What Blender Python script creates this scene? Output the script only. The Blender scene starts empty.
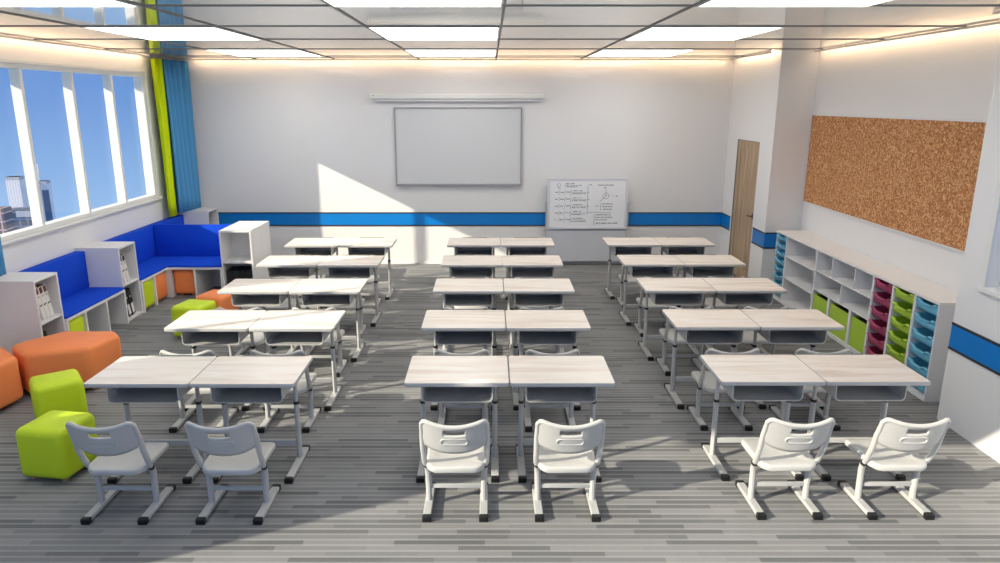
import bpy, bmesh, math, random
from mathutils import Vector, Matrix
random.seed(7)
K = 1.1293           # measuring units -> metres
SC = bpy.context.scene
COL = SC.collection
PI = math.pi

# ------------------------------------------------------------------ materials
def s2l(c):
    return tuple(((v/255)/12.92 if v/255 <= .04045 else ((v/255+.055)/1.055)**2.4) for v in c)
def mat(name, rgb, rough=.5, metal=0., spec=.5, emit=None, estr=0., coat=0.):
    m = bpy.data.materials.new(name); m.use_nodes = True
    b = m.node_tree.nodes['Principled BSDF']
    b.inputs['Base Color'].default_value = (*s2l(rgb), 1)
    b.inputs['Roughness'].default_value = rough
    b.inputs['Metallic'].default_value = metal
    b.inputs['Specular IOR Level'].default_value = spec
    b.inputs['Coat Weight'].default_value = coat
    b.inputs['Coat Roughness'].default_value = .05
    if emit:
        b.inputs['Emission Color'].default_value = (*s2l(emit), 1)
        b.inputs['Emission Strength'].default_value = estr
    return m
def nd(nt, t, **kw):
    n = nt.nodes.new(t)
    for k, v in kw.items():
        if k.startswith('i_'):
            n.inputs[k[2:].replace('_', ' ')].default_value = v
        else: setattr(n, k, v)
    return n
def ramp(nt, stops):
    r = nt.nodes.new('ShaderNodeValToRGB'); e = r.color_ramp.elements
    while len(e) < len(stops): e.new(.5)
    for i, (p, c) in enumerate(stops):
        e[i].position = p; e[i].color = (*s2l(c), 1)
    return r
def grain(m, amt=.06, scale=(60, 60, 60), bump=0.):
    """tiny mottling of the base colour plus an optional bump"""
    nt = m.node_tree; b = nt.nodes['Principled BSDF']
    c = tuple(b.inputs['Base Color'].default_value)
    tc = nd(nt, 'ShaderNodeTexCoord'); mp = nd(nt, 'ShaderNodeMapping'); mp.inputs['Scale'].default_value = scale
    no = nd(nt, 'ShaderNodeTexNoise'); no.inputs['Scale'].default_value = 1.; no.inputs['Detail'].default_value = 3
    nt.links.new(tc.outputs['Object'], mp.inputs[0]); nt.links.new(mp.outputs[0], no.inputs['Vector'])
    mx = nd(nt, 'ShaderNodeMix', data_type='RGBA')
    mx.inputs[6].default_value = tuple(v*(1-amt) for v in c[:3])+(1,)
    mx.inputs[7].default_value = tuple(min(1, v*(1+amt)) for v in c[:3])+(1,)
    nt.links.new(no.outputs['Fac'], mx.inputs[0]); nt.links.new(mx.outputs[2], b.inputs['Base Color'])
    if bump:
        bp = nd(nt, 'ShaderNodeBump'); bp.inputs['Strength'].default_value = bump; bp.inputs['Distance'].default_value = .002
        nt.links.new(no.outputs['Fac'], bp.inputs['Height']); nt.links.new(bp.outputs[0], b.inputs['Normal'])
    return m

M = {}
M['wall'] = grain(mat('wall_paint', (229, 228, 227), .045, spec=.5), .01, (3, 3, 3))
M['wall_side'] = grain(mat('wall_paint_side', (236, 235, 234), .35, spec=.4), .01, (3, 3, 3))
M['ceil'] = grain(mat('ceiling_tile', (240, 238, 230), .05, metal=.7, spec=.9), .015, (4, 4, 4))
M['added_lip'] = mat('added_lip_white', (232, 230, 224), .5)
M['seam'] = mat('ceiling_seam', (128, 128, 126), .5)
M['white'] = grain(mat('white_laminate', (230, 229, 229), .4), .015, (6, 6, 6))
M['cream'] = grain(mat('worktop_laminate', (240, 236, 232), .35), .02, (6, 30, 6))
M['frame'] = mat('window_frame', (232, 232, 228), .4)
M['metal'] = grain(mat('grey_metal', (184, 184, 183), .35, spec=.5), .02, (30, 30, 30))
M['tray'] = mat('desk_tray', (188, 187, 186), .4)
M['edge'] = mat('desk_edge', (182, 181, 180), .45)
M['plastic'] = grain(mat('chair_plastic', (190, 189, 186), .42), .015, (30, 30, 30))
M['black'] = mat('black_plastic', (22, 22, 24), .45)
M['blue'] = grain(mat('blue_fabric', (12, 72, 205), .85, spec=.2), .05, (200, 200, 200), .2)
M['stripe'] = mat('blue_stripe', (14, 124, 205), .3)
M['stripe_edge'] = mat('stripe_edge', (52, 50, 52), .4)
M['green'] = grain(mat('lime_vinyl', (202, 226, 34), .45, spec=.4), .02, (20, 20, 20))
M['orange'] = grain(mat('orange_vinyl', (246, 142, 82), .5, spec=.4), .02, (20, 20, 20))
M['woodleg'] = mat('stool_foot', (198, 150, 110), .5)
M['curt_g'] = grain(mat('green_curtain', (214, 236, 30), .9, spec=.1), .05, (120, 120, 8))
M['curt_b'] = grain(mat('blue_curtain', (88, 156, 206), .9, spec=.1), .05, (120, 120, 8))
M['t_red'] = mat('crimson_plastic', (184, 76, 112), .35)
M['t_green'] = mat('green_plastic', (190, 222, 72), .35)
M['t_blue'] = mat('aqua_plastic', (122, 202, 230), .35)
M['box_g'] = mat('green_box', (176, 208, 66), .4)
M['screen'] = mat('board_surface', (240, 241, 243), .2)
M['screen_wall'] = mat('wall_board_surface', (212, 213, 214), .2)
M['screen_frame'] = mat('board_frame', (158, 158, 160), .35)
M['pale_frame'] = mat('pale_board_frame', (214, 216, 222), .35)
M['pale_panel'] = mat('pale_lower_panel', (204, 206, 212), .25)
M['ink'] = mat('marker_ink', (56, 60, 70), .6)
M['paper'] = mat('label_paper', (235, 235, 232), .7)
M['binder_w'] = mat('white_binder', (232, 230, 228), .5)
M['binder_t'] = mat('binder_pages', (92, 52, 38), .6)
M['binder_n'] = mat('binder_pages_navy', (40, 42, 70), .6)
M['binder_k'] = mat('black_binder', (30, 31, 34), .5)
M['brass'] = mat('door_handle_metal', (90, 90, 95), .3, metal=.8)
M['light'] = mat('light_diffuser', (255, 255, 255), .5, emit=(255, 252, 246), estr=4.2)
M['led'] = mat('led_strip', (255, 230, 200), .5, emit=(255, 218, 176), estr=14.0)
M['bld1'] = mat('tower_stone', (176, 176, 186), .7)
M['bld2'] = mat('dark_blue_glass', (70, 96, 130), .3)  # plain dark blue glass colour

# glass: mostly clear with a faint reflection
m = bpy.data.materials.new('window_glass'); m.use_nodes = True; nt = m.node_tree
nt.nodes.remove(nt.nodes['Principled BSDF']); out = nt.nodes['Material Output']
tr = nd(nt, 'ShaderNodeBsdfTransparent'); gl = nd(nt, 'ShaderNodeBsdfGlossy'); gl.inputs['Roughness'].default_value = .02
mx = nd(nt, 'ShaderNodeMixShader'); mx.inputs[0].default_value = .04
nt.links.new(tr.outputs[0], mx.inputs[1]); nt.links.new(gl.outputs[0], mx.inputs[2]); nt.links.new(mx.outputs[0], out.inputs[0])
M['glass'] = m

# striped carpet planks
def math_n(nt, op, a=None, b=None):
    n = nd(nt, 'ShaderNodeMath', operation=op)
    for i, v in enumerate((a, b)):
        if v is None: continue
        if isinstance(v, (int, float)): n.inputs[i].default_value = v
        else: nt.links.new(v, n.inputs[i])
    return n.outputs[0]
def carpet():
    m = mat('striped_carpet', (120, 120, 122), .95, spec=.1); nt = m.node_tree; b = nt.nodes['Principled BSDF']
    tc = nd(nt, 'ShaderNodeTexCoord'); sp = nd(nt, 'ShaderNodeSeparateXYZ'); nt.links.new(tc.outputs['Object'], sp.inputs[0])
    def layer(rowh, celll, seed):
        row = math_n(nt, 'FLOOR', math_n(nt, 'DIVIDE', sp.outputs['Y'], rowh))
        w = nd(nt, 'ShaderNodeTexWhiteNoise', noise_dimensions='2D')
        cb = nd(nt, 'ShaderNodeCombineXYZ'); nt.links.new(row, cb.inputs[0]); cb.inputs[1].default_value = seed
        nt.links.new(cb.outputs[0], w.inputs['Vector'])
        off = math_n(nt, 'MULTIPLY', w.outputs['Value'], 13.7)
        cell = math_n(nt, 'FLOOR', math_n(nt, 'ADD', math_n(nt, 'DIVIDE', sp.outputs['X'], celll), off))
        w2 = nd(nt, 'ShaderNodeTexWhiteNoise', noise_dimensions='2D')
        cb2 = nd(nt, 'ShaderNodeCombineXYZ'); nt.links.new(row, cb2.inputs[0]); nt.links.new(cell, cb2.inputs[1])
        nt.links.new(cb2.outputs[0], w2.inputs['Vector'])
        return w2.outputs['Value']
    P_ = .056
    a = layer(P_, .55, 1.3); c = layer(P_, 1.7, 5.1); d = layer(.56, .56, 9.7)
    fr = math_n(nt, 'FRACT', math_n(nt, 'DIVIDE', sp.outputs['Y'], P_))
    line = math_n(nt, 'LESS_THAN', fr, .3)
    r0 = ramp(nt, [(.0, (96, 98, 101)), (.26, (104, 106, 109)), (.40, (120, 121, 123)), (.8, (130, 131, 132)), (1., (140, 140, 140))])
    v = math_n(nt, 'ADD', math_n(nt, 'MULTIPLY', a, .72), math_n(nt, 'MULTIPLY', c, .18))
    v = math_n(nt, 'ADD', v, math_n(nt, 'MULTIPLY', d, .10))
    nt.links.new(v, r0.inputs[0])
    r = nd(nt, 'ShaderNodeMix', data_type='RGBA')
    nt.links.new(math_n(nt, 'MULTIPLY', line, .65), r.inputs[0]); nt.links.new(r0.outputs[0], r.inputs[6]); r.inputs[7].default_value = (*s2l((152, 152, 152)), 1)
    no = nd(nt, 'ShaderNodeTexNoise'); no.inputs['Scale'].default_value = 180; no.inputs['Detail'].default_value = 2
    nt.links.new(tc.outputs['Object'], no.inputs['Vector'])
    mx = nd(nt, 'ShaderNodeMix', data_type='RGBA', blend_type='OVERLAY'); mx.inputs[0].default_value = .3
    nt.links.new(r.outputs[2], mx.inputs[6]); nt.links.new(no.outputs['Color'], mx.inputs[7])
    hs = nd(nt, 'ShaderNodeHueSaturation'); hs.inputs['Saturation'].default_value = .35
    nt.links.new(mx.outputs[2], hs.inputs['Color'])
    nt.links.new(hs.outputs[0], b.inputs['Base Color'])
    bp = nd(nt, 'ShaderNodeBump'); bp.inputs['Strength'].default_value = .4; bp.inputs['Distance'].default_value = .003
    nt.links.new(no.outputs['Fac'], bp.inputs['Height']); nt.links.new(bp.outputs[0], b.inputs['Normal'])
    return m
M['carpet'] = carpet()
def wood(name, stops, scale, rough=.35, detail=4., rnd=True):
    m = mat(name, (200, 190, 180), rough); nt = m.node_tree; b = nt.nodes['Principled BSDF']
    tc = nd(nt, 'ShaderNodeTexCoord'); mp = nd(nt, 'ShaderNodeMapping'); mp.inputs['Scale'].default_value = scale
    nt.links.new(tc.outputs['Object'], mp.inputs[0])
    oi = nd(nt, 'ShaderNodeObjectInfo')
    if rnd:
        vm = nd(nt, 'ShaderNodeVectorMath', operation='SCALE'); vm.inputs[0].default_value = (17, 31, 9)
        nt.links.new(oi.outputs['Random'], vm.inputs['Scale']); nt.links.new(vm.outputs[0], mp.inputs['Location'])
    n1 = nd(nt, 'ShaderNodeTexNoise'); n1.inputs['Scale'].default_value = 1; n1.inputs['Detail'].default_value = detail; n1.inputs['Distortion'].default_value = .6
    nt.links.new(mp.outputs[0], n1.inputs['Vector'])
    r = ramp(nt, stops); nt.links.new(n1.outputs['Fac'], r.inputs[0]); nt.links.new(r.outputs[0], b.inputs['Base Color'])
    return m
M['desktop'] = wood('pale_wood_top', [(.28, (212, 198, 187)), (.45, (229, 218, 207)), (.58, (236, 229, 221)), (.75, (219, 206, 195))], (1.1, 9, 9), .33)
M['door'] = wood('oak_door', [(.25, (150, 126, 100)), (.5, (178, 152, 122)), (.75, (198, 174, 142))], (14, 14, 1.0), .5, rnd=False)
def cork():
    m = mat('cork', (196, 130, 84), .85, spec=.2); nt = m.node_tree; b = nt.nodes['Principled BSDF']
    tc = nd(nt, 'ShaderNodeTexCoord'); vo = nd(nt, 'ShaderNodeTexVoronoi'); vo.inputs['Scale'].default_value = 70
    no = nd(nt, 'ShaderNodeTexNoise'); no.inputs['Scale'].default_value = 30; no.inputs['Detail'].default_value = 5
    nt.links.new(tc.outputs['Object'], vo.inputs['Vector']); nt.links.new(tc.outputs['Object'], no.inputs['Vector'])
    bw = nd(nt, 'ShaderNodeSeparateColor'); nt.links.new(vo.outputs['Color'], bw.inputs[0])
    v = math_n(nt, 'ADD', math_n(nt, 'MULTIPLY', bw.outputs[0], .6), math_n(nt, 'MULTIPLY', no.outputs['Fac'], .4))
    r = ramp(nt, [(.12, (140, 88, 52)), (.35, (184, 122, 76)), (.6, (204, 146, 98)), (.85, (234, 194, 148))])
    nt.links.new(v, r.inputs[0]); nt.links.new(r.outputs[0], b.inputs['Base Color'])
    return m
M['cork'] = cork()
def facade(name, base, dark, sx, sz):
    m = mat(name, base, .6); nt = m.node_tree; b = nt.nodes['Principled BSDF']
    tc = nd(nt, 'ShaderNodeTexCoord'); mp = nd(nt, 'ShaderNodeMapping')
    mp.inputs['Rotation'].default_value = (PI/2, 0, 0)
    br = nd(nt, 'ShaderNodeTexBrick'); br.inputs['Scale'].default_value = 1; br.offset = 0
    br.inputs['Brick Width'].default_value = sx; br.inputs['Row Height'].default_value = sz; br.inputs['Mortar Size'].default_value = sx*.12
    br.inputs['Color1'].default_value = (*s2l(dark), 1); br.inputs['Color2'].default_value = (*s2l(dark), 1); br.inputs['Mortar'].default_value = (*s2l(base), 1)
    nt.links.new(tc.outputs['Object'], mp.inputs[0]); nt.links.new(mp.outputs[0], br.inputs['Vector']); nt.links.new(br.outputs['Color'], b.inputs['Base Color'])
    return m
M['fac_tower'] = facade('tower_facade', (196, 192, 204), (226, 220, 224), 2.2, 40.)
M['fac_brick'] = facade('brick_facade', (206, 176, 170), (110, 90, 92), 3.0, 4.0)
M['fac_dark'] = facade('dark_facade', (104, 116, 144), (64, 72, 92), 4.0, 4.0)

# ------------------------------------------------------------------ mesh builder (measuring units in, metres out)
class MB:
    def __init__(s): s.v = []; s.f = []; s.m = []; s.sm = []
    def add(s, vs, fs, mi=0, smooth=False, T=None):
        o = len(s.v)
        for p in vs:
            p = Vector(p)
            if T is not None: p = T @ p
            s.v.append(p)
        for f in fs: s.f.append([o+i for i in f]); s.m.append(mi); s.sm.append(smooth)
        return s
    def box(s, x0, x1, y0, y1, z0, z1, mi=0, T=None):
        vs = [(x, y, z) for z in (z0, z1) for y in (y0, y1) for x in (x0, x1)]
        fs = [(0, 2, 3, 1), (4, 5, 7, 6), (0, 1, 5, 4), (2, 6, 7, 3), (0, 4, 6, 2), (1, 3, 7, 5)]
        return s.add(vs, fs, mi, False, T)
    def rr(s, cx, cy, hx, hy, r, prof, mi=0, seg=5, smooth=True, T=None, warp=None):
        """stack of rounded-rectangle rings; prof = [(inset, z), ...] bottom to top"""
        vs = []; n = 4*(seg+1)
        for d, z in prof:
            a, b, q = hx-d, hy-d, max(r-d, .0015)
            q = min(q, a, b)
            for k, (sx, sy) in enumerate(((1, 1), (-1, 1), (-1, -1), (1, -1))):
                for j in range(seg+1):
                    t = (k + j/seg)*PI/2
                    p = (cx+sx*(a-q)+q*math.cos(t), cy+sy*(b-q)+q*math.sin(t), z)
                    vs.append(warp(p) if warp else p)
        fs = [tuple(range(n))[::-1], tuple((len(prof)-1)*n+i for i in range(n))]
        for k in range(len(prof)-1):
            for i in range(n):
                j = (i+1) % n
                fs.append((k*n+i, k*n+j, (k+1)*n+j, (k+1)*n+i))
        return s.add(vs, fs, mi, smooth, T)
    def tube(s, pts, r, seg=10, mi=0, T=None, rx=None, closed=False):
        """swept tube; r number or list"""
        pts = [Vector(p) for p in pts]; n = len(pts); vs = []; prevn = None
        for i, p in enumerate(pts):
            if closed: d = pts[(i+1) % n]-pts[i-1]
            else: d = pts[min(i+1, n-1)]-pts[max(i-1, 0)]
            d.normalize()
            if prevn is None:
                up = Vector((1, 0, 0)) if abs(d.x) < .8 else Vector((0, 0, 1))
                nn = (up - d*up.dot(d)).normalized()
            else: nn = (prevn - d*prevn.dot(d)).normalized()
            prevn = nn; bn = d.cross(nn)
            rr_ = r[i] if isinstance(r, (list, tuple)) else r
            ra = rr_ if rx is None else rx
            for k in range(seg):
                t = 2*PI*k/seg
                vs.append(p + nn*ra*math.cos(t) + bn*rr_*math.sin(t))
        fs = []
        rng = range(n if closed else n-1)
        for i in rng:
            j = (i+1) % n
            for k in range(seg):
                l = (k+1) % seg
                fs.append((i*seg+k, i*seg+l, j*seg+l, j*seg+k))
        if not closed: fs += [tuple(range(seg))[::-1], tuple((n-1)*seg+k for k in range(seg))]
        return s.add(vs, fs, mi, True, T)
    def grid(s, fn, us, vs_, keep=None, mi=0, smooth=True):
        vv = [fn(u, v) for v in vs_ for u in us]; n = len(us); fs = []
        for j in range(len(vs_)-1):
            for i in range(n-1):
                if keep and not keep((us[i]+us[i+1])/2, (vs_[j]+vs_[j+1])/2): continue
                fs.append((j*n+i, j*n+i+1, (j+1)*n+i+1, (j+1)*n+i))
        return s.add(vv, fs, mi, smooth)
    def build(s, name, mats, parent=None, bevel=0., sharp=35, solid=0.):
        me = bpy.data.meshes.new(name)
        me.from_pydata([tuple(p*K) for p in s.v], [], s.f)
        if not isinstance(mats, (list, tuple)): mats = [mats]
        for q in mats: me.materials.append(M[q])
        for p, mi, sm in zip(me.polygons, s.m, s.sm): p.material_index = mi; p.use_smooth = sm
        bm = bmesh.new(); bm.from_mesh(me)
        if solid == 0.: bmesh.ops.recalc_face_normals(bm, faces=bm.faces)
        if any(s.sm):
            for e in bm.edges:
                if len(e.link_faces) == 2 and e.calc_face_angle(0) > math.radians(sharp): e.smooth = False
        bm.to_mesh(me); bm.free()
        o = bpy.data.objects.new(name, me); COL.objects.link(o)
        if parent: o.parent = parent
        if solid:
            md = o.modifiers.new('thickness', 'SOLIDIFY'); md.thickness = solid*K; md.offset = 0
        if bevel:
            md = o.modifiers.new('bevel', 'BEVEL'); md.width = bevel*K; md.segments = 2; md.limit_method = 'ANGLE'
        return o

def tag(o, label=None, cat=None, group=None, kind=None):
    if label: o['label'] = label
    if cat: o['category'] = cat
    if group: o['group'] = group
    if kind: o['kind'] = kind
    return o
def thing(name, loc=(0, 0, 0), rz=0., **kw):
    o = bpy.data.objects.new(name, None); o.empty_display_size = .1; COL.objects.link(o)
    o.location = Vector(loc)*K; o.rotation_euler = (0, 0, rz)
    return tag(o, **kw)
def struct(name, mb, mats, parent=None, **kw):
    o = mb.build(name, mats, parent, **kw)
    if parent is None: o['kind'] = 'structure'
    return o
def copy_tree(o, parent=None):
    c = o.copy(); COL.objects.link(c)
    if parent: c.parent = parent
    for ch in o.children: copy_tree(ch, c)
    return c
def wall_with_holes(mb, x0, x1, y0, y1, z0, z1, holes, mi=0):
    """wall slab in the YZ plane with rectangular holes (ya, yb, za, zb)"""
    holes = sorted(holes); y = y0
    for (a, b, c, d) in holes:
        mb.box(x0, x1, y, a, z0, z1, mi); mb.box(x0, x1, a, b, z0, c, mi); mb.box(x0, x1, a, b, d, z1, mi); y = b
    mb.box(x0, x1, y, y1, z0, z1, mi)

# ------------------------------------------------------------------ room shell
XL, XR, XN, YB, ZC = -4.33, 3.335, 3.765, 10.133, 2.857
YC = 1.59                                  # the ceiling ends here, the room stands open behind the viewer
f = MB().box(XL-.2, XN+.2, -4.0, YB+.2, -.12, 0); struct('floor', f, 'carpet')
c = MB().box(XL-.145, XN+.16, YC, YB+.2, ZC, ZC+.15); struct('ceiling', c, 'ceil')
w = MB(); ZW0, ZW1 = 1.09, 2.63
wall_with_holes(w, XL-.14, XL, 1.90, YB, 0, ZC, [(3.28, 5.30, ZW0, ZW1), (5.95, 9.27, ZW0, ZW1)])
struct('wall_left', w, 'wall_side')
struct('wall_back', MB().box(XL-.14, XR, YB, YB+.15, 0, ZC), 'wall')
w = MB(); wall_with_holes(w, XR, XN+.0, 1.6, 4.89, 0, ZC, [(2.3, 4.62, 1.087, 2.45)]); struct('wall_right', w, 'wall_side')
struct('wall_right_niche', MB().box(XN, XN+.15, 4.89, 8.50, 0, ZC), 'wall_side')
w = MB(); wall_with_holes(w, XR, XN, 8.50, YB, 0, ZC, [(8.92, 9.72, -.001, 1.81)]); struct('wall_right_door', w, 'wall_side')
struct('trim_1', MB().box(XL-.51, XL-.141, 2.05, 9.6, ZW1+.02, ZW1+.14), 'frame')      # unseen slab added outside above the windows to cut the far-wall sun patch

def window(name, x0, x1, ya, yb, za, zb, mull, inner):
    fr = MB(); t = .04; ix = inner
    fr.box(x0, x1, ya, yb, za, za+t); fr.box(x0, x1, ya, yb, zb-t, zb)
    fr.box(x0, x1, ya, ya+t, za+t, zb-t); fr.box(x0, x1, yb-.08, yb, za+t, zb-t)
    o = struct(name, fr, 'frame', bevel=.004)
    for y in mull:
        MB().box(x0+.005, x1-.005, y-.021, y+.021, za+t, zb-t).build('mullion', 'frame', o, bevel=.004)
    g = MB(); xm = x0+.02 if ix > 0 else x1-.02
    g.box(xm, xm+.006, ya+t, yb-.08, za+t, zb-t); g.build('pane', 'glass', o)
    return o
window('window_1', XL-.10, XL+.01, 5.95, 9.27, ZW0, ZW1, [6.83, 7.66, 8.46], 1)
window('window_2', XL-.10, XL+.01, 3.28, 5.30, ZW0, ZW1, [3.95, 4.62], 1)
window('window_3', XR+.08, XR+.19, 2.3, 4.62, 1.087, 2.45, [3.5], -1)
def casing(name, x0, x1, ya, yb, za, zb, w_=.035):
    m_ = MB(); m_.box(x0, x1, ya-w_, yb+w_, zb, zb+w_); m_.box(x0, x1, ya-w_, ya, za, zb); m_.box(x0, x1, yb, yb+w_, za, zb)
    struct(name, m_, 'frame', bevel=.004)
casing('trim_2', XL, XL+.02, 5.95, 9.27, ZW0, ZW1)
casing('trim_3', XL, XL+.02, 3.28, 5.30, ZW0, ZW1)
casing('trim_4', XR-.015, XR, 2.3, 4.62, 1.087, 2.45, .05)
struct('trim_5', MB().box(XL, XL+.045, 5.88, 9.32, 1.058, 1.088), 'frame', bevel=.006)
struct('trim_6', MB().box(XL, XL+.045, 3.21, 5.35, 1.058, 1.088), 'frame', bevel=.006)
struct('trim_7', MB().box(XR-.03, XR, 2.25, 4.665, 1.05, 1.087), 'frame', bevel=.006)

# blue stripe band, dark edges
def stripe(name, x0, x1, y0, y1, axis):
    m_ = MB(); t = .018
    if axis == 'y':
        m_.box(x0, x1, y0, y1, .575, .74, 0)
        for z0, z1 in ((.558, .575), (.74, .757)): m_.box(x0, x1, y0-.003, y1, z0, z1, 1)
    else:
        m_.box(x0, x1, y0, y1, .575, .74, 0)
        for z0, z1 in ((.558, .575), (.74, .757)): m_.box(x0-.003, x1, y0, y1, z0, z1, 1)
    struct(name, m_, ['stripe', 'stripe_edge'])
stripe('trim_8', XL+.02, XR-.004, YB-.006, YB-.0005, 'y')
stripe('trim_9', XR-.006, XR-.0005, 9.76, YB-.01, 'x')
stripe('trim_10', XR-.006, XR-.0005, 8.50, 8.88, 'x')
stripe('trim_11', XR+.001, XN-.002, 8.494, 8.4995, 'y')
stripe('trim_12', XR-.006, XR-.0005, 1.6, 4.885, 'x')
struct('baseboard_back', MB().box(XL+.02, XR-.01, YB-.012, YB-.0005, 0, .03), 'white')

# door with a raised panel frame and lever
dm = MB().box(XR+.02, XR+.055, 8.93, 9.71, .004, 1.80)
d1 = struct('door_1', dm, 'door')
pm = MB()
for a in ((8.93, 9.03, .0, 1.80), (9.61, 9.71, .0, 1.80), (9.03, 9.61, 1.70, 1.80), (9.03, 9.61, .004, .14)):
    pm.box(XR+.012, XR+.0195, a[0], a[1], max(a[2], .004), a[3])
pm.build('door_rail', 'door', d1)
hm = MB(); hm.tube([(XR+.012, 8.98, .88), (XR-.03, 8.98, .88), (XR-.033, 9.0, .88), (XR-.033, 9.05, .88)], .008); hm.rr(0, 0, .016, .035, .01, [(0, 0), (0, .006)], T=Matrix.Translation((XR+.012, 8.98, .88)) @ Matrix.Rotation(-PI/2, 4, 'Y') @ Matrix.Rotation(PI/2, 4, 'Z'))
hm.build('door_handle', 'brass', d1)
fm = MB(); fm.box(XR+.001, XR+.06, 8.9205, 8.929, 0, 1.81); fm.box(XR+.001, XR+.06, 9.711, 9.7195, 0, 1.81); fm.box(XR+.001, XR+.06, 8.929, 9.711, 1.801, 1.809)
struct('trim_13', fm, 'seam')

# ceiling seams and light panels
LX = [-3.16, -2.10, -.955, .09, 1.235, 2.29]; LY = [1.60, 3.39, 4.585, 5.79, 6.965, 8.22, 9.46]
n = 14
for x in LX[:5]:
    struct('trim_%d' % n, MB().box(x-.008, x+.008, YC, YB-.002, ZC-.007, ZC-.0005), 'seam'); n += 1
for y in LY[1:]:
    struct('trim_%d' % n, MB().box(XL+.01, XN if 4.9 < y < 8.5 else XR-.005, y-.007, y+.007, ZC-.006, ZC-.0005), 'seam'); n += 1
rowname = ['in the row nearest the viewer', 'in the middle row', 'in the row nearest the far wall']
colname = ['left column by the windows', 'centre column', 'right column by the door']
lp = None
for i, (ya, yb) in enumerate(((3.39, 4.585), (5.79, 6.965), (8.22, 9.46))):
    for j, (xa, xb) in enumerate(((LX[0], LX[1]), (LX[2], LX[3]), (LX[4], LX[5]))):
        t = thing('ceiling_light', ((xa+xb)/2, (ya+yb)/2, ZC-.002), label='flush ceiling light panel, %s, %s' % (colname[j], rowname[i]), cat='ceiling light', group='flush ceiling light panels')
        hx, hy = (xb-xa)/2-.016, (yb-ya)/2-.014
        fr = MB()
        fr.box(-hx, hx, -hy, -hy+.008, -.009, 0); fr.box(-hx, hx, hy-.008, hy, -.009, 0); fr.box(-hx, -hx+.008, -hy+.008, hy-.008, -.009, 0); fr.box(hx-.008, hx, -hy+.008, hy-.008, -.009, 0)
        fr.build('frame', 'frame', t)
        MB().box(-hx+.009, hx-.009, -hy+.009, hy-.009, -.007, -.001).build('diffuser', 'light', t)
# warm led lines tucked along the top of the walls
for nm, axis, pos, sgn, a, b, lab in (
        ('back', 'y', YB, -1, XL+.30, XR-.12, 'thin warm cove light along the top of the far wall'),
        ('left', 'x', XL, 1, 1.95, 9.28, 'thin warm cove light along the top of the window wall'),
        ('niche', 'x', XN, -1, 4.98, 8.42, 'thin warm cove light above the cork board'),
        ('door', 'x', XR, -1, 8.56, YB-.12, 'thin warm cove light above the wooden door'),
        ('right', 'x', XR, -1, 1.7, 4.86, 'thin warm cove light on the near right wall top')):
    t = thing('cove_light', (0, 0, 0), label=lab, cat='cove light', group='warm cove lights along the wall tops')
    def cb(d0, d1, z0, z1):
        lo, hi = sorted((pos+sgn*d0, pos+sgn*d1))
        return MB().box(a, b, lo, hi, z0, z1) if axis == 'y' else MB().box(lo, hi, a, b, z0, z1)
    cb(.080, .088, ZC-.012, ZC-.0006).build('led_strip', 'led', t)
    cb(.090, .096, ZC-.021, ZC-.0006).build('added_cover_lip', 'added_lip', t)  # lip added to hide the strip and leave its glow on the wall

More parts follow.
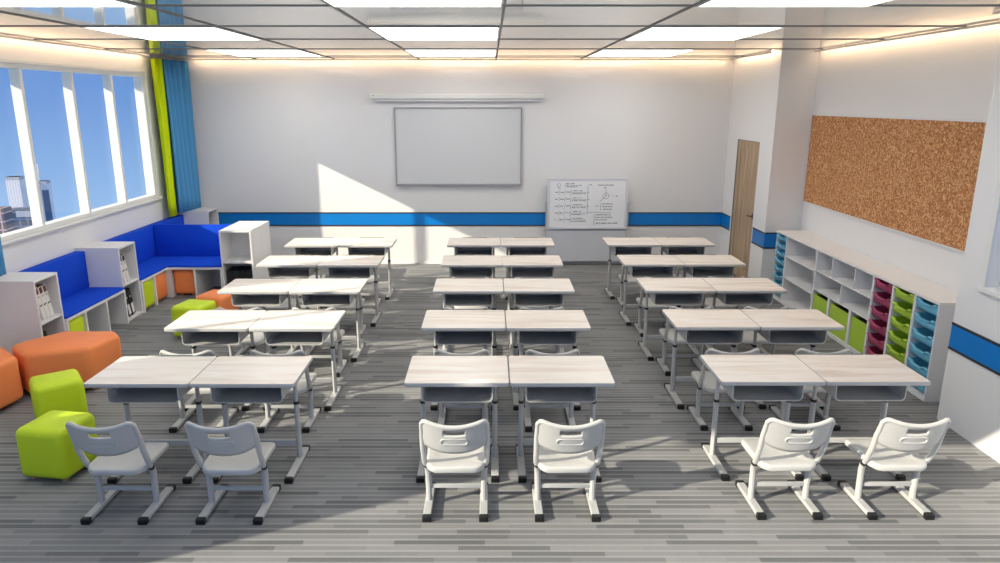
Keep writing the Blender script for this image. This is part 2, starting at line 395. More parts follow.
# ------------------------------------------------------------------ desks
def rail(mb, cap, x, y0, y1):
    mb.rr(x, (y0+y1)/2, .0235, (y1-y0)/2-.012, .004, [(.003, .008), (0, .012), (0, .028), (.004, .033)], seg=2)
    for y in (y0+.014, y1-.014):
        cap.append(MB().rr(x, y, .026, .016, .005, [(.002, 0), (0, .004), (0, .030), (.004, .035)], seg=2))
def make_desk():
    t = thing('school_desk')
    hx, hy = .312, .237
    tp = MB(); tp.rr(0, 0, hx, hy, .018, [(.004, .6645), (0, .6655)], 0, smooth=False)
    tp2 = tp.build('tabletop', 'desktop', t)
    eb = MB(); eb.rr(0, 0, hx+.0025, hy+.0025, .02, [(.006, .640), (.001, .643), (0, .648), (0, .660), (.003, .6643)], 0)
    eb.build('edge_band', 'edge', tp2)
    # open-fronted book tray with rounded lower corners
    tr = MB(); W, y0, y1, zb, zt, r, th = .217, -.165, .17, .510, .638, .030, .006
    prof = [(-W, zt)]
    for k in range(6): a = PI+PI/2*k/5; prof.append((-W+r+r*math.cos(a), zb+r+r*math.sin(a)))
    for k in range(6): a = 1.5*PI+PI/2*k/5; prof.append((W-r+r*math.cos(a), zb+r+r*math.sin(a)))
    prof.append((W, zt))
    inn = []
    for (x, z) in prof: inn.append((x*(W-th)/W, z + (th if z < zb+r else 0)*max(0, 1-(z-zb)/r)))
    n_ = len(prof); vs = []
    for y in (y0, y1):
        vs += [(x, y, z) for x, z in prof] + [(x, y, z) for x, z in inn]
    fs = []
    for i in range(n_-1):
        fs.append((i, i+1, 2*n_+i+1, 2*n_+i)); fs.append((n_+i, n_+i+1, 3*n_+i+1, 3*n_+i))
        fs.append((i, i+1, n_+i+1, n_+i)); fs.append((2*n_+i, 2*n_+i+1, 3*n_+i+1, 3*n_+i))
    fs.append((0, n_, 3*n_, 2*n_)); fs.append((n_-1, 2*n_-1, 4*n_-1, 3*n_-1))
    tr.add(vs, fs, 0, False)
    # back wall of the tray
    bk = [(x, y1-.006, z) for x, z in inn]+[(x, y1-.001, z) for x, z in inn]
    tr.add(bk, [tuple(range(n_))[::-1], tuple(range(n_, 2*n_))]+[(i, i+1, n_+i+1, n_+i) for i in range(n_-1)], 0)
    tr.build('book_tray', 'tray', t)
    # pen rail along the rear edge
    MB().rr(0, hy+.010, .15, .007, .005, [(.002, .646), (0, .649), (0, .667), (.002, .670)], seg=2).build('pen_rail', 'seam', t)
    for s in (-1, 1):
        x = s*.2325
        lg = MB(); lg.tube([(x, .065, .03), (x, .065, .418)], .0205, 12, rx=.0165)
        lo = lg.build('leg', 'metal', t)
        MB().tube([(x, .065, .418), (x, .065, .6395)], .0150, 12, rx=.0125).build('upper_post', 'metal', lo)
        MB().tube([(x, .065, .408), (x, .065, .424)], .0225, 12, rx=.0185).build('collar', 'black', lo)
        ft = MB(); caps = []; rail(ft, caps, x, -.225, .225); fo = ft.build('foot_rail', 'metal', t)
        for cp in caps: cp.build('end_cap', 'black', fo)
    MB().rr(0, .065, .213, .011, .004, [(.003, .118), (0, .121), (0, .149), (.003, .152)], seg=2).build('crossbar', 'metal', t)
    return t

def make_chair():
    t = thing('school_chair')
    # seat: rounded, dished, with a down-turned edge
    def dish(p):
        x, y, z = p
        return (x*(1+.10*(y-.05)), y + (.022*(x/.17)**2 if y < -.05 else 0), z + .012*(abs(x)/.17)**2 - .010*max(0, (y-.14)/.08))
    st = MB(); st.rr(0, .030, .171, .187, .060, [(.012, .262), (.003, .264), (0, .270), (.001, .290), (.006, .297), (.016, .3), (.06, .298), (.11, .296)], warp=dish, seg=6)
    st.build('seat', 'plastic', t, sharp=60)
    # curved back shell with handle slot
    HX = .179
    def bs(s_, z):
        y = -.208 + .048*abs(s_)**2.2 - .035*(z-.50)/.1
        return (s_*HX, y, z)
    def ztop(s_): return .592 + .034*abs(s_)**2 - (.030*max(0, (abs(s_)-.86)/.14)**2)
    def zbot(s_): return .410 + .050*abs(s_)**2.5
    us = sorted(set([-1+2*i/28 for i in range(29)] + [-.059/HX, .059/HX]))
    def fn(u, v): return bs(u, zbot(u)+(ztop(u)-zbot(u))*v)
    vv = [0, .1, .2, .3, .4, .5, .6, .68, .74, .87, .94, 1.0]
    bk = MB(); bk.grid(fn, us, vv, keep=lambda u, v: not (abs(u) < .0589/HX and .68 < v < .87))
    bo = bk.build('backrest', 'plastic', t, solid=.011, sharp=60)
    rim = MB(); rp = [Vector(fn(-1+2*i/30, 1.0)) for i in range(31)]
    rim.tube([Vector(fn(-1, .5))]+[Vector(fn(-1, .8))]+rp+[Vector(fn(1, .8))]+[Vector(fn(1, .5))], .0125, 10)
    rim.build('rim', 'plastic', bo)
    rg = MB(); pts = []
    for k in range(32):
        a = 2*PI*k/32; ca, sa = math.cos(a), math.sin(a)
        x = .055*(1 if ca > 0 else -1) + .018*ca; z = .492 + .019*sa
        q = Vector(bs(x/HX, z)); q.y -= .0065; pts.append(q)
    rg.tube(pts, .0055, 8, closed=True)
    rg.build('slot_ring', 'plastic', bo)
    for s in (-1, 1):
        lg = MB()
        p = [(.179*s, bs(1, .565)[1]+.002, .565), (.180*s, bs(1, .5)[1]+.004, .50), (.179*s, -.135, .42), (.177*s, -.098, .34), (.174*s, -.078, .30), (.168*s, -.045, .265), (.163*s, -.026, .22), (.160*s, -.022, .12), (.160*s, -.022, .032)]
        lg.tube(p, [.0125, .0145, .0155, .016, .0165, .0175, .018, .018, .018], 10)
        lo = lg.build('leg', 'plastic', t)
        MB().tube([(.1725*s, -.068, .288), (.169*s, -.050, .270)], .0195, 10).build('clamp', 'black', lo)
        ft = MB(); caps = []; rail(ft, caps, .160*s, -.208, .172); fo = ft.build('foot_rail', 'metal', t)
        for cp in caps: cp.build('end_cap', 'black', fo)
    MB().rr(0, -.02, .144, .008, .004, [(.002, .108), (0, .110), (0, .130), (.002, .132)], seg=2).build('crossbar', 'metal', t)
    MB().box(-.15, .15, -.03, .10, .262, .2695).build('seat_support', 'metal', t)
    return t

rows = ['row nearest the viewer', 'second row from the viewer', 'third row from the viewer', 'fourth row from the viewer', 'row nearest the far wall']
blocks = [('window-side', (-2.106, -1.476)), ('middle', (-.197, .437)), ('door-side', (1.700, 2.330))]
frontY = [3.955, 5.020, 6.075, 7.125, 8.160]
d0 = make_desk(); c0 = make_chair(); first = True
for r in range(5):
    for bname, xs in blocks:
        for k, x in enumerate(xs):
            side = ('left', 'right')[k]
            d = d0 if first else copy_tree(d0); ch = c0 if first else copy_tree(c0); first = False
            gy = {'window-side': -.012, 'middle': 0., 'door-side': .020}[bname]
            d.location = Vector((x + (.004 if bname == 'door-side' else 0), frontY[r]+.24+gy, 0))*K
            d.location.x += {'window-side': .006, 'middle': .0035, 'door-side': 0.}[bname]*r*K
            tag(d, 'pale wood school desk, %s one of the %s pair, %s' % (side, bname, rows[r]), 'desk', 'pale wood school desks in pairs')
            cy = 3.752 if r == 0 else frontY[r]-.203+.058
            cx_off = {(0, -2.106): .004, (0, -1.476): .016, (0, 1.700): -.006, (0, 2.330): -.006}.get((r, x), 0.)
            ch.location = Vector((x+.004+cx_off, cy + gy*(1 if r or bname != 'window-side' else 2.2), 0))*K
            tag(ch, 'grey school chair at the %s desk of the %s pair, %s' % (side, bname, rows[r]), 'chair', 'light grey school chairs')

# ------------------------------------------------------------------ stools and ottomans
def stool(x, y, rz, colour, label, h=.345, half=.163, group='small square stools'):
    t = thing('stool', (x, y, 0), rz, label=label, cat='stool', group=group)
    b = MB(); b.rr(0, 0, half, half, .045, [(.035, .028), (.012, .034), (.002, .050), (0, .075), (0, h-.045), (.006, h-.022), (.020, h-.007), (.042, h), (.10, h+.003)], seg=6)
    b.build('cushion_body', colour, t, sharp=60)
    for sx in (-1, 1):
        for sy in (-1, 1):
            MB().tube([(sx*(half-.06), sy*(half-.06), 0), (sx*(half-.06), sy*(half-.06), .034)], .022, 12).build('foot', 'woodleg', t)
    return t
stool(-2.735, 4.125, math.radians(-9), 'green', 'lime green stool nearest the viewer, beside the front left chair', h=.35, half=.165)
stool(-3.155, 4.84, math.radians(37), 'green', 'lime green stool standing in front of the long orange ottoman', h=.35, half=.161)
stool(-2.955, 6.83, math.radians(-12), 'green', 'lime green stool touching a loose orange stool behind the desks')
stool(-2.87, 7.22, math.radians(-14), 'orange', 'loose orange stool behind a lime green one, beside the desks')
def ottoman(poly, h, label, feet):
    cx = sum(p[0] for p in poly)/len(poly); cy = sum(p[1] for p in poly)/len(poly)
    t = thing('ottoman', (cx, cy, 0), label=label, cat='ottoman', group='low orange ottomans')
    me = bpy.data.meshes.new('cushion_body'); bm = bmesh.new()
    vs = [bm.verts.new(((p[0]-cx)*K, (p[1]-cy)*K, .03*K)) for p in poly]
    fc = bm.faces.new(vs); ex = bmesh.ops.extrude_face_region(bm, geom=[fc])
    bmesh.ops.translate(bm, vec=(0, 0, (h-.03)*K), verts=[g for g in ex['geom'] if isinstance(g, bmesh.types.BMVert)])
    bmesh.ops.recalc_face_normals(bm, faces=bm.faces)
    bmesh.ops.bevel(bm, geom=bm.edges[:], offset=.042*K, segments=5, profile=.5, affect='EDGES')
    for fa in bm.faces: fa.smooth = True
    bm.to_mesh(me); bm.free(); me.materials.append(M['orange'])
    o = bpy.data.objects.new('cushion_body', me); COL.objects.link(o); o.parent = t
    for (x, y) in feet:
        MB().tube([(x-cx, y-cy, 0), (x-cx, y-cy, .036)], .024, 12).build('foot', 'woodleg', t)
ottoman([(-3.64, 5.235), (-3.215, 5.38), (-3.125, 5.72), (-3.22, 5.84), (-3.655, 5.84), (-3.84, 5.56), (-3.88, 5.45)], .385, 'long orange ottoman with angled ends in front of the near white bookshelf', [(-3.60, 5.34), (-3.26, 5.48), (-3.24, 5.73), (-3.6, 5.74), (-3.77, 5.5)])
ottoman([(-3.915, 5.43), (-3.65, 5.195), (-3.69, 4.93), (-4.0, 4.60), (-4.27, 4.60), (-4.27, 5.44)], .385, 'orange ottoman cut by the left picture edge, beside the long one', [(-3.80, 5.16), (-3.87, 4.9), (-4.18, 4.7), (-4.18, 5.33)])

# ------------------------------------------------------------------ left bench and shelf units
XF, XW = -3.87, XL+.006
def shelf_unit(name, x0, x1, y0, y1, h, openside, shelves, label, group, th=.02):
    cx, cy = (x0+x1)/2, (y0+y1)/2
    t = thing(name, (cx, cy, 0), label=label, cat='bookshelf', group=group)
    a, b = x1-cx, y1-cy
    def B(n_, *q, m_='white'): return MB().box(*q).build(n_, m_, t, bevel=.0015)
    B('top_panel', -a, a, -b, b, h-th, h); B('bottom_panel', -a+th, a-th, -b+.001, b-.001, .004, .03) if openside in ('-y', '+y') else B('bottom_panel', -a+.001, a-.001, -b+th, b-th, .004, .03)
    if openside in ('+x', '-x'):
        B('side_panel', -a, a, -b, -b+th, 0, h-th); B('side_panel', -a, a, b-th, b, 0, h-th)
        s = 1 if openside == '+x' else -1
        bx = (-a, -a+.01) if s > 0 else (a-.01, a)
        B('back_panel', bx[0], bx[1], -b+th, b-th, .03, h-th)
        for z in shelves: B('shelf', (bx[1] if s > 0 else -a), (a if s > 0 else bx[0]), -b+th, b-th, z-th/2, z+th/2)
    else:
        B('side_panel', -a, -a+th, -b, b, 0, h-th); B('side_panel', a-th, a, -b, b, 0, h-th)
        s = -1 if openside == '-y' else 1
        by = (b-.01, b) if s < 0 else (-b, -b+.01)
        B('back_panel', -a+th, a-th, by[0], by[1], .03, h-th)
        for z in shelves: B('shelf', -a+th, a-th, (-b if s < 0 else by[1]), (by[0] if s < 0 else b), z-th/2, z+th/2)
    return t
GS = 'white two-tier bookshelves along the seating'
shelf_unit('bookshelf', XW, XF, 5.845, 6.19, .815, '+x', [.425], 'white bookshelf behind the long orange ottoman, nearest the viewer', GS)
shelf_unit('bookshelf', XW, XF, 7.265, 7.625, .815, '+x', [.40], 'white bookshelf between the two blue benches by the window wall', GS)
shelf_unit('bookshelf', -3.20, -2.82, 8.28, 8.645, .815, '-y', [.43], 'white bookshelf facing the viewer at the end of the corner bench', GS)
shelf_unit('bookshelf', -3.20, -2.82, 8.648, 9.01, .815, '+y', [.43], 'white bookshelf back to back behind the one facing the viewer', GS)
shelf_unit('bookshelf', XW, -3.88, 9.73, 10.10, .83, '+x', [.43], 'white bookshelf in the far left corner below the blue curtain', GS)

def bench(y0, y1, dividers, label, extra=None):
    t = thing('bench', ((XW+XF+.02)/2, (y0+y1)/2, 0), label=label, cat='bench', group='white benches with blue padding')
    ox, oy = (XW+XF+.02)/2, (y0+y1)/2
    XF2 = XF+.02
    L = lambda x0, x1, a, b, z0, z1: MB().box(x0-ox, x1-ox, a-oy, b-oy, z0, z1)
    L(XW, XF2, y0, y1, .345, .370).build('seat_board', 'white', t, bevel=.0015)
    L(XW, XW+.012, y0, y1, .0, .345).build('back_board', 'white', t)
    L(XW+.012, XF2-.01, y0+.02, y1-.02, .004, .02).build('bottom_board', 'white', t) if not dividers else None
    for y in dividers: L(XW+.012, XF2, y-.012, y+.012, 0, .345).build('divider', 'white', t, bevel=.0015)
    c_ = MB(); x0, x1 = XW+.06-ox, XF2-.004-ox
    c_.rr((x0+x1)/2, 0, (x1-x0)/2, (y1-y0)/2-.004, .008, [(.004, .371), (0, .375), (0, .390), (.008, .398)], seg=2); c_.build('seat_cushion', 'blue', t)
    b_ = MB(); b_.rr(0, 0, .052, (y1-y0)/2-.003, .006, [(.003, .40), (0, .405), (0, .778), (.005, .785)], seg=2, T=Matrix.Translation((XW+.056-ox, 0, 0))); b_.build('back_cushion', 'blue', t)
    return t, ox, oy
bench(6.192, 7.263, [6.203, 6.505, 6.885, 7.251], 'straight white bench with blue back and seat between two bookshelves')
tb, ox, oy = bench(7.627, 8.84, [7.638, 7.94, 8.292], 'corner white bench with tall blue back turning away from the windows')
def LB(x0, x1, a, b, z0, z1): return MB().box(x0-ox, x1-ox, a-oy, b-oy, z0, z1)
YF = 8.28
LB(-3.85, -3.204, YF, 8.84, .345, .370).build('seat_board', 'white', tb, bevel=.0015)
for x in (-3.835, -3.535, -3.216): LB(x-.012, x+.012, YF, 8.82, 0, .345).build('divider', 'white', tb, bevel=.0015)
LB(-3.85, -3.204, 8.822, 8.84, 0, .345).build('back_board', 'white', tb)
c_ = MB(); c_.rr((-3.85-3.206)/2-ox, (YF+.004+8.834)/2-oy, .319, .272, .008, [(.004, .3712), (0, .3752), (0, .3905), (.008, .3985)], seg=2); c_.build('seat_cushion', 'blue', tb)
c_ = MB(); c_.rr((-4.21-3.204)/2-ox, 8.818-oy, .502, .02, .006, [(.003, .40), (0, .405), (0, .792), (.005, .80)], seg=2); c_.build('back_cushion', 'blue', tb)
bench(8.845, 9.725, [8.856, 9.28, 9.714], 'white bench with blue back behind the corner bench, under the curtains')
# stools parked under the benches
stool(-3.995, 6.354, 0, 'green', 'lime green stool parked under the straight bench', h=.336, half=.137)
stool(-3.995, 7.79, 0, 'green', 'lime green stool parked under the corner bench', h=.336, half=.137)
stool(-4.02, 8.116, 0, 'orange', 'orange stool under the corner bench, on its window side', h=.336, half=.158)
stool(-3.685, 8.46, 0, 'orange', 'orange stool under the corner bench, facing the viewer', h=.336, half=.134)

# binders
def binder(loc, w_, h_, d_, lean, rz, body, tip, label, group, holes=False):
    """upright lever-arch binder; spine faces +x after rz"""
    t = thing('binder', loc, rz, label=label, cat='binder', group=group)
    t.rotation_euler = (lean, 0, rz)
    if body == 'binder_w': MB().box(.0002, .0012, -w_/2+.006, w_/2-.006, h_*.80, h_-.003).build('spine_band', tip, t)
    MB().box(-d_, 0, -w_/2, w_/2, 0, h_).build('cover', body, t, bevel=.002)
    MB().box(-d_+.008, -.006, -w_/2+.006, w_/2-.006, h_, h_+.002).build('pages', tip, t)
    if body == 'binder_k' and not holes: MB().box(.0002, .0015, -w_/2+.012, w_/2-.012, .02, h_*.45).build('spine_label', 'paper', t)
    if body == 'binder_w': MB().box(.0002, .0015, -w_/2+.008, w_/2-.008, h_*.42, h_*.46).build('spine_label', 'ink', t)
    r_ = MB(); r_.tube([(0.0005, 0, h_*.72), (.003, 0, h_*.72)], .012, 12); r_.build('finger_ring', 'metal' if not holes else 'black', t)
for k in range(3):
    binder((XF-.03, 5.975+.056*k, .4435), .050, .30, .24, math.radians(13), 0, 'binder_w', 'binder_t', ('white binder on the nearest bookshelf, upper tier, %s' % ['next to its near side panel', 'middle of the three', 'farthest from the viewer'][k]), 'white binders in the nearest bookshelf')
binder((XF-.03, 5.98, .0385), .07, .30, .25, math.radians(11), 0, 'binder_k', 'black', 'black binder on the bottom tier of the nearest bookshelf', 'black binders by the window wall')
for k in range(2):
    binder((XF-.03, 7.40+.064*k, .418), .054, .30, .24, math.radians(13), 0, 'binder_w', 'binder_n', ('white binder on the bookshelf between the benches, %s' % ['upright by its near side', 'leaning further over'][k]), 'white binders in the bookshelf between the benches')
for k in range(2):
    binder((XF-.03, 7.41+.078*k, .0385), .068, .30, .25, math.radians(13), 0, 'binder_k', 'black', ('black binder with white label, bottom tier between the benches, %s' % ['near one', 'far one leaning more'][k]), 'black binders by the window wall')
for k in range(4):
    binder((-3.135+.080*k, 8.33, .031), .072, .29, .26, 0, -PI/2, 'binder_k', 'black', 'black binder in the bottom of the viewer-facing bookshelf, %s from the left' % ['first', 'second', 'third', 'fourth'][k], 'black binders facing the viewer', holes=False if k > 9 else True)
binder((-3.92, 9.80, .441), .08, .28, .24, 0, 0, 'binder_k', 'black', 'dark binder on the upper tier of the far corner bookshelf', 'dark binder in the corner')

# ------------------------------------------------------------------ right storage run
XS, XB = 3.42, XN-.006
def carcass(name, y0, y1, label, parts):
    cy = (y0+y1)/2; cx = (XS+XB)/2
    t = thing(name, (cx, cy, 0), label=label, cat='storage cabinet')
    def B(n_, x0, x1, a, b, z0, z1): return MB().box(x0-cx, x1-cx, a-cy, b-cy, z0, z1).build(n_, 'white', t, bevel=.0012)
    B('side_panel', XS, XB, y0, y0+.014, 0, .79); B('side_panel', XS, XB, y1-.014, y1, 0, .79)
    B('back_panel', XB-.01, XB, y0+.014, y1-.014, .04, .79)
    B('bottom_panel', XS, XB-.01, y0+.014, y1-.014, 0, .04)
    for q in parts: B(*q)
    return t
e = .0105
wt = MB().box(XS-.006, XB, 5.188, 8.345, .7905, .8125).build('worktop', 'cream', bevel=.002)
tag(wt, 'long cream worktop running over the storage cabinets below the cork board', 'worktop')
carcass('tray_cabinet', 8.045, 8.34, 'narrow white tray cabinet with aqua trays in the far corner', [])
carcass('open_shelf', 7.272, 8.043, 'white open shelf cabinet with two wide shelves beside the far aqua trays', [('shelf', XS, XB-.01, 7.286, 8.029, .556, .570), ('shelf', XS, XB-.01, 7.286, 8.029, .306, .320)])
carcass('cubby_cabinet', 6.142, 7.270, 'white cubby cabinet with green boxes in its bottom row', [
    ('shelf', XS, XB-.01, 6.156, 7.256, .572, .586), ('shelf', XS, XB-.01, 6.156, 7.256, .372, .386),
    ('divider', XS, XB-.01, 6.905, 6.919, .586, .79), ('divider', XS, XB-.01, 6.461, 6.475, .586, .79), ('divider', XS, XB-.01, 6.683, 6.697, .386, .572),
    ('divider', XS, XB-.01, 6.885, 6.930, .04, .372), ('divider', XS, XB-.01, 6.450, 6.495, .04, .372)])
cols = [(5.824, 6.140, 't_red', 'crimson'), (5.508, 5.822, 't_green', 'lime green'), (5.194, 5.506, 't_blue', 'aqua blue')]
for (a, b, mm, nm) in cols:
    carcass('tray_cabinet', a, b, 'narrow white tray cabinet holding the column of %s trays' % nm, [])
def make_tray(w_, h_, mm):
    """shallow drawer tray, front faces -x"""
    t = thing('storage_tray')
    b = MB(); hw = w_/2; d = .30; th = .004
    b.box(.004, d, -hw, -hw+th, 0, h_); b.box(.004, d, hw-th, hw, 0, h_); b.box(d-th, d, -hw+th, hw-th, 0, h_); b.box(.004, d, -hw+th, hw-th, 0, th)
    b.build('tray_body', mm, t)
    # front panel: curved dip in the top edge and an out-turned lip
    us = [-1+2*i/16 for i in range(17)]
    def zt(u): return h_ - (.020 if abs(u) < .45 else .020*max(0, 1-(abs(u)-.45)/.15))
    fp = MB(); fp.grid(lambda u, v: (.002-.002*v, u*hw, zt(u)*v), us, [0, .5, 1]); fo = fp.build('tray_front', mm, t, solid=.004)
    lp_ = MB(); lp_.grid(lambda u, v: (-.022*v, u*hw, zt(u)+.002-.006*v), us, [0, .6, 1]); lp_.build('lip', mm, fo, solid=.004)
    return t
ordn = ['top', 'second', 'third', 'fourth', 'fifth', 'bottom']
for (a, b, mm, nm) in cols:
    t0 = make_tray(b-a-.034, .080, mm)
    for k in range(6):
        t = t0 if k == 0 else copy_tree(t0)
        t.location = Vector((XS+.012, (a+b)/2, .695-.1275*k))*K
        tag(t, '%s plastic storage tray, %s of its column in the cabinet' % (nm, ordn[k]), 'tray', '%s trays' % nm)
t0 = make_tray(.255, .058, 't_blue')
o8 = ['top', 'second', 'third', 'fourth', 'fifth', 'sixth', 'seventh', 'bottom']
for k in range(8):
    t = t0 if k == 0 else copy_tree(t0)
    t.location = Vector((XS+.008, (8.045+8.34)/2, .716-.0935*k))*K
    tag(t, 'aqua tray in the far corner tray cabinet, %s from the worktop' % o8[k], 'tray', 'aqua trays in the far corner')
for k, (a, b) in enumerate(((6.165, 6.441), (6.504, 6.876), (6.939, 7.247))):
    t = thing('storage_box', (XS+.165, (a+b)/2, .042), label='green storage box in the bottom cubby, %s' % ['next to the crimson trays', 'widest, in the middle', 'next to the open shelf'][k], cat='storage box', group='green boxes in the cubby cabinet')
    hw = (b-a)/2
    q = MB(); q.box(-.155, -.15, -hw, hw, 0, .285); q.box(.145, .15, -hw, hw, 0, .285); q.box(-.15, .145, -hw, -hw+.005, 0, .285); q.box(-.15, .145, hw-.005, hw, 0, .285); q.box(-.15, .145, -hw+.005, hw-.005, 0, .005)
    q.build('box_body', 'box_g', t)
    MB().box(-.1495, .144, -hw+.006, hw-.006, .20, .270).build('black_fill', 'black', t)  # flat black block inside the box, just below its rim

# ------------------------------------------------------------------ boards
t = thing('cork_board', (XN-.001, 6.98, 1.625), label='large brown cork board with thin pale frame above the storage run', cat='notice board')
y0, y1, z0, z1 = 5.20, 8.49, 1.122, 2.155
q = MB().box(-.016, 0, y0-6.98+.02, y1-6.98-.02, z0-1.62+.02, z1-1.62-.02); q.build('cork_panel', 'cork', t)
q = MB(); q.box(-.022, 0, y0-6.98, y1-6.98, z0-1.62, z0-1.60); q.box(-.022, 0, y0-6.98, y1-6.98, z1-1.64, z1-1.62); q.box(-.022, 0, y0-6.98, y0-6.96, z0-1.60, z1-1.64); q.box(-.022, 0, y1-7.0, y1-6.98, z0-1.60, z1-1.64)
q.build('board_frame', 'white', t)

t = thing('wall_board', (-.435, YB-.001, 1.68), label='wide blank white board with grey frame on the far wall', cat='whiteboard')
hx, hz = .885, .54
MB().box(-hx+.018, hx-.018, -.030, 0, -hz+.03, hz-.018).build('writing_surface', 'screen_wall', t)
q = MB(); q.box(-hx, hx, -.045, 0, hz-.018, hz); q.box(-hx, hx, -.055, 0, -hz, -hz+.03); q.box(-hx, -hx+.018, -.045, 0, -hz+.03, hz-.018); q.box(hx-.018, hx, -.045, 0, -hz+.03, hz-.018)
q.build('board_frame', 'screen_frame', t, bevel=.002)
t = thing('projection_screen', (-.448, YB-.0597, 2.365), label='long white roll-up projection screen housing above the blank board', cat='projection screen')
q = MB(); q.rr(0, 0, .033, .033, .012, [(0, -1.165), (0, 1.165)], T=Matrix.Rotation(PI/2, 4, 'Y')); q.build('housing', 'frame', t)
for s in (-1, 1):
    q = MB(); q.rr(0, 0, .038, .038, .014, [(.004, -.012), (0, -.008), (0, .008), (.004, .012)], T=Matrix.Translation((s*1.176, 0, 0)) @ Matrix.Rotation(PI/2, 4, 'Y')); q.build('end_cap', 'frame', t)
    MB().box(s*1.0-.02, s*1.0+.02, .034, .0595, -.02, .02).build('wall_bracket', 'metal', t)
MB().tube([(-1.142, -.0385, .012), (-1.142, -.0335, .012)], .006, 10).build('sensor', 'black', t)
q = MB(); q.tube([(-1.15, 0, -.066), (1.15, 0, -.066)], .006, 8); q.build('bottom_bar', 'metal', t)
q = MB().box(-1.13, 1.13, -.001, .001, -.062, -.0335); q.build('screen_fabric', 'wall', t)

# mobile whiteboard with handwriting
bx, by, bz = 1.385, 10.03, .893
t = thing('mobile_whiteboard', (bx, by, 0), label='free-standing white board covered in handwritten formulas by the far wall', cat='whiteboard')
hx, hz = .565, .363
MB().box(-hx+.035, hx-.035, -.014, .012, bz-hz+.035, bz+hz-.035).build('writing_surface', 'screen', t)
q = MB()
for a in ((-hx, hx, bz-hz, bz-hz+.035), (-hx, hx, bz+hz-.035, bz+hz), (-hx, -hx+.035, bz-hz+.035, bz+hz-.035), (hx-.035, hx, bz-hz+.035, bz+hz-.035)):
    q.box(a[0], a[1], -.02, .018, a[2], a[3])
q.build('board_frame', 'pale_frame', t, bevel=.004)
for s in (-1, 1):
    MB().box(s*(hx+.013)-.010, s*(hx+.013)+.010, -.012, .012, .05, .92).build('post', 'metal', t, bevel=.003)
    fo = MB().box(s*(hx+.013)-.014, s*(hx+.013)+.014, -.22, .07, .03, .05).build('foot', 'metal', t, bevel=.003)
    for y in (-.2, .05): MB().tube([(s*(hx+.013)-.008, y, .015), (s*(hx+.013)+.008, y, .015)], .0149, 12).build('caster', 'black', fo)
MB().box(-hx+.0, hx-.0, -.004, .010, .06, .515).build('lower_panel', 'pale_panel', t)
W_ = MB(); rnd = random.Random(3)
def stroke(pts, wd=.0042):
    for (a, b) in zip(pts, pts[1:]):
        a = Vector((a[0], 0, a[1])); b = Vector((b[0], 0, b[1])); d = (b-a)
        if d.length < 1e-5: continue
        d.normalize(); n_ = Vector((-d.z, 0, d.x))*wd/2; y = Vector((0, -.0145, 0))
        W_.add([a-n_+y, b-n_+y, b+n_+y, a+n_+y], [(0, 1, 2, 3)])
def scrib(x, z, w__, h=.014):
    while w__ > 0:
        ch = rnd.choice('aemuxn-='); cw = rnd.uniform(.010, .018)
        if ch == '-': stroke([(x, z), (x+cw*.8, z)])
        elif ch == '=': stroke([(x, z+.004), (x+cw, z+.004)]); stroke([(x, z-.004), (x+cw, z-.004)])
        elif ch == 'x': stroke([(x, z-h/2), (x+cw*.7, z+h/2)]); stroke([(x, z+h/2), (x+cw*.7, z-h/2)])
        else:
            p = [(x+cw*.8*i/4, z+(h/2 if i % 2 else -h/2)*rnd.uniform(.5, 1.1)) for i in range(5)]; stroke(p)
        x += cw+.003; w__ -= cw+.003
def integral(x, z, h=.05):
    stroke([(x-.008, z-h*.5), (x-.003, z-h*.56), (x, z-h*.45), (x+.004, z), (x+.008, z+h*.45), (x+.012, z+h*.56), (x+.017, z+h*.5)], .0035)
ox_ = -.46
for k in range(6):
    z = bz+.262-k*.098
    if k == 0:
        stroke([(ox_+.03, z+.02), (ox_+.07, z+.02), (ox_+.07, z-.02), (ox_+.03, z-.02), (ox_+.03, z+.02)]); scrib(ox_+.04, z-.038, .03)
    else:
        scrib(ox_, z, .04); integral(ox_+.055, z); scrib(ox_+.075, z, .04, .016); integral(ox_+.135, z, .06); scrib(ox_+.155, z+.004, .06)
    xs_ = ox_+.13 if k == 0 else ox_+.24
    if k: integral(xs_-.02, z-.004, .07)
    scrib(xs_+.02, z+.022, .12); stroke([(xs_, z), (xs_+.20, z)]); scrib(xs_, z-.020, .19)
    if k != 5: scrib(xs_+.21, z, .02)
stroke([(.0, bz+.262), (.0, bz-.12), (.34, bz-.125)]); scrib(.02, bz+.27, .03); scrib(.14, bz+.265, .22)
cx_, cz_ = .255, bz+.115
for rr2 in (.042,): stroke([(cx_+rr2*math.cos(2*PI*i/24), cz_+rr2*math.sin(2*PI*i/24)) for i in range(25)], .004)
stroke([(cx_, cz_), (cx_+.0, cz_+.10)]); stroke([(cx_+.042, cz_), (cx_+.13, cz_)], .002); stroke([(cx_+.01, cz_+.005), (cx_-.085, cz_-.085)]); scrib(cx_+.14, cz_-.004, .02); scrib(cx_-.03, cz_+.115, .02); scrib(cx_-.01, cz_+.01, .02)
scrib(.12, bz-.03, .03); stroke([(.20, bz+.01), (.185, bz+.0), (.185, bz-.03), (.175, bz-.035), (.185, bz-.04), (.185, bz-.08), (.20, bz-.09)])
for k in range(3): scrib(.21, bz-.0-.038*k, .14)
stroke([(.11, bz-.15), (.10, bz-.17), (.10, bz-.29), (.11, bz-.30)])
for k in range(3): scrib(.12, bz-.155-.036*k, .22-.05*(k == 2))
scrib(.13, bz-.275, .30, .018)
o = W_.build('handwriting', 'ink', t)

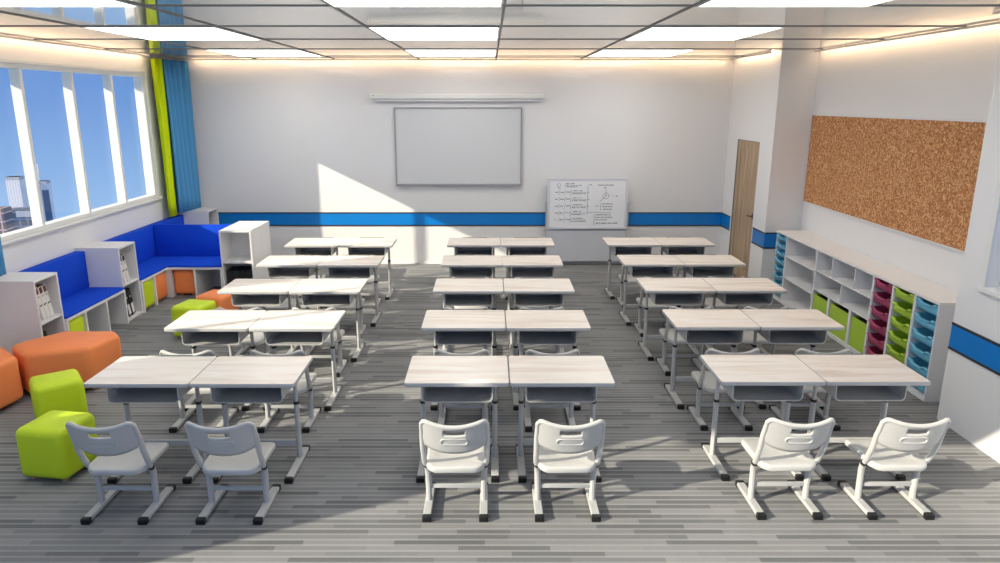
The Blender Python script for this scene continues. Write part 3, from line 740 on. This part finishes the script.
# ------------------------------------------------------------------ curtains
def curtain(y0, y1, xc, z0, z1, amp, waves, mm, label):
    us = [i/ (waves*10) for i in range(waves*10+1)]
    q = MB()
    def fn(u, v):
        z = z0+(z1-z0)*v
        return (xc + (.09*u if waves == 5 and y0 > 9 else 0) + amp*math.sin(2*PI*waves*u+.6)*(1-.25*v) + .012*math.sin(5*u+3*v), y0+(y1-y0)*u + .012*math.sin(4*PI*waves*u)*(1-v), z + .006*math.sin(2*PI*waves*u)*(1 if v == 0 else 0))
    q.grid(fn, us, [0, .1, .25, .4, .55, .7, .85, 1]); o = q.build('curtain', mm, solid=.004)
    tag(o, label, 'curtain', 'floor-length window curtains')
    return o
curtain(9.325, 9.53, XL+.10, .815, ZC-.034, .04, 3, 'curt_g', 'narrow lime green pleated curtain beside the far window edge')
curtain(9.535, 10.09, XL+.115, .836, ZC-.034, .05, 5, 'curt_b', 'wide blue pleated curtain in the far left corner')
curtain(5.50, 5.985, XL+.14, .845, ZC-.02, .035, 5, 'curt_b', 'blue pleated curtain cut by the left picture edge')

# ------------------------------------------------------------------ city beyond the windows
def building(name, x, y, w_, d_, ztop, rz, mm, label, extra=None, base=-330):
    t = thing(name, (x, y, base), rz, label=label, cat='building', group=None)
    h = ztop-base
    MB().box(-w_/2, w_/2, -d_/2, d_/2, 0, h).build('facade', mm, t)
    if extra: extra(t, h, w_, d_)
    return t
def parapet(t, h, w_, d_):
    MB().box(-w_/2-.6, w_/2+.6, -d_/2-.6, d_/2+.6, h-9, h).build('crown_band', 'bld1', t)
    MB().tube([(w_*.3, 0, h), (w_*.3, 0, h+16)], .6, 6).build('mast', 'frame', t)
def roofband(t, h, w_, d_):
    MB().box(-w_/2-1, w_/2+1, -d_/2-1, d_/2+1, h-2.5, h+3).build('roof_band', 'frame', t)
    MB().box(-w_*.3, w_*.1, -d_*.3, d_*.3, h+3, h+9).build('roof_plant', 'bld2', t)
import math as _m
F_, CX_, CY_, H_ = 711., 489.5, 281.5, 2.29
TH = _m.atan((CY_-102)/F_); c_t, s_t = _m.cos(TH), _m.sin(TH)
building('skyscraper', -392.0, 590, 10.2, 10.2, -57.3, .2, 'fac_tower', 'tall pale grey skyscraper with flat top, left of its twin', lambda t, h, w_, d_: MB().box(-w_/2-.15, w_/2+.15, -d_/2-.15, d_/2+.15, h-2.5, h).build('crown_band', 'bld1', t))
building('skyscraper', -376.0, 600, 9.0, 9.0, -62.0, .2, 'fac_tower', 'pale grey skyscraper partly behind a window mullion, with mast', lambda t, h, w_, d_: (MB().box(-w_/2-.15, w_/2+.15, -d_/2-.15, d_/2+.15, h-2.2, h).build('crown_band', 'bld1', t), MB().tube([(-w_*.2, 0, h), (-w_*.2, 0, h+14)], .45, 6).build('mast', 'frame', t)))
building('office_block', -349.5, 560, 4.5, 5.0, -64.8, .5, 'bld2', 'slim dark blue glass block in front of the second skyscraper')
building('office_block', -232.5, 352, 11, 10, -49.2, .2, 'fac_dark', 'dark blue office block with pale roof edge at the tower foot', lambda t, h, w_, d_: MB().box(-w_*.1, w_/2+.3, -d_/2-.3, d_/2+.3, h-3.5, h-.5).build('roof_band', 'bld1', t))
building('apartment_block', -209.0, 300, 8, 8, -41.2, .2, 'fac_brick', 'pinkish brick block with window grid at the left picture edge')

# ------------------------------------------------------------------ light, world, camera
sd = Vector((1, .495, -.493)).normalized()
sl = bpy.data.lights.new('sun', 'SUN'); sl.energy = 6.2; sl.angle = math.radians(.6); sl.color = (1., .92, .74)
so = bpy.data.objects.new('sun', sl); COL.objects.link(so); so.rotation_euler = sd.to_track_quat('-Z', 'Y').to_euler(); so.location = (-8, -4, 8)

wd = bpy.data.worlds.new('sky'); SC.world = wd; wd.use_nodes = True; nt = wd.node_tree
bg = nt.nodes['Background']; tc = nd(nt, 'ShaderNodeTexCoord'); sp = nd(nt, 'ShaderNodeSeparateXYZ'); nt.links.new(tc.outputs['Generated'], sp.inputs[0])
mr = nd(nt, 'ShaderNodeMapRange'); mr.inputs['From Min'].default_value = -.25; mr.inputs['From Max'].default_value = .35
nt.links.new(sp.outputs['Z'], mr.inputs['Value'])
r = ramp(nt, [(0., (176, 208, 242)), (.2, (150, 190, 236)), (.42, (108, 153, 217)), (.62, (92, 140, 212)), (1., (164, 186, 218))])
nt.links.new(mr.outputs[0], r.inputs[0]); nt.links.new(r.outputs[0], bg.inputs[0]); bg.inputs[1].default_value = .92

cam = bpy.data.cameras.new('camera'); co = bpy.data.objects.new('camera', cam); COL.objects.link(co)
cam.sensor_fit = 'HORIZONTAL'; cam.sensor_width = 36; cam.lens = F_/1000*36
cam.shift_x = (500-CX_)/1000
co.location = (0, 0, H_*K); co.rotation_euler = (PI/2-TH, 0, 0); cam.clip_end = 3000; cam.clip_start = .05
SC.camera = co
vs = SC.view_settings; vs.view_transform = 'Standard'; vs.look = 'None'; vs.gamma = 1; vs.use_curve_mapping = False; vs.exposure = 0.20
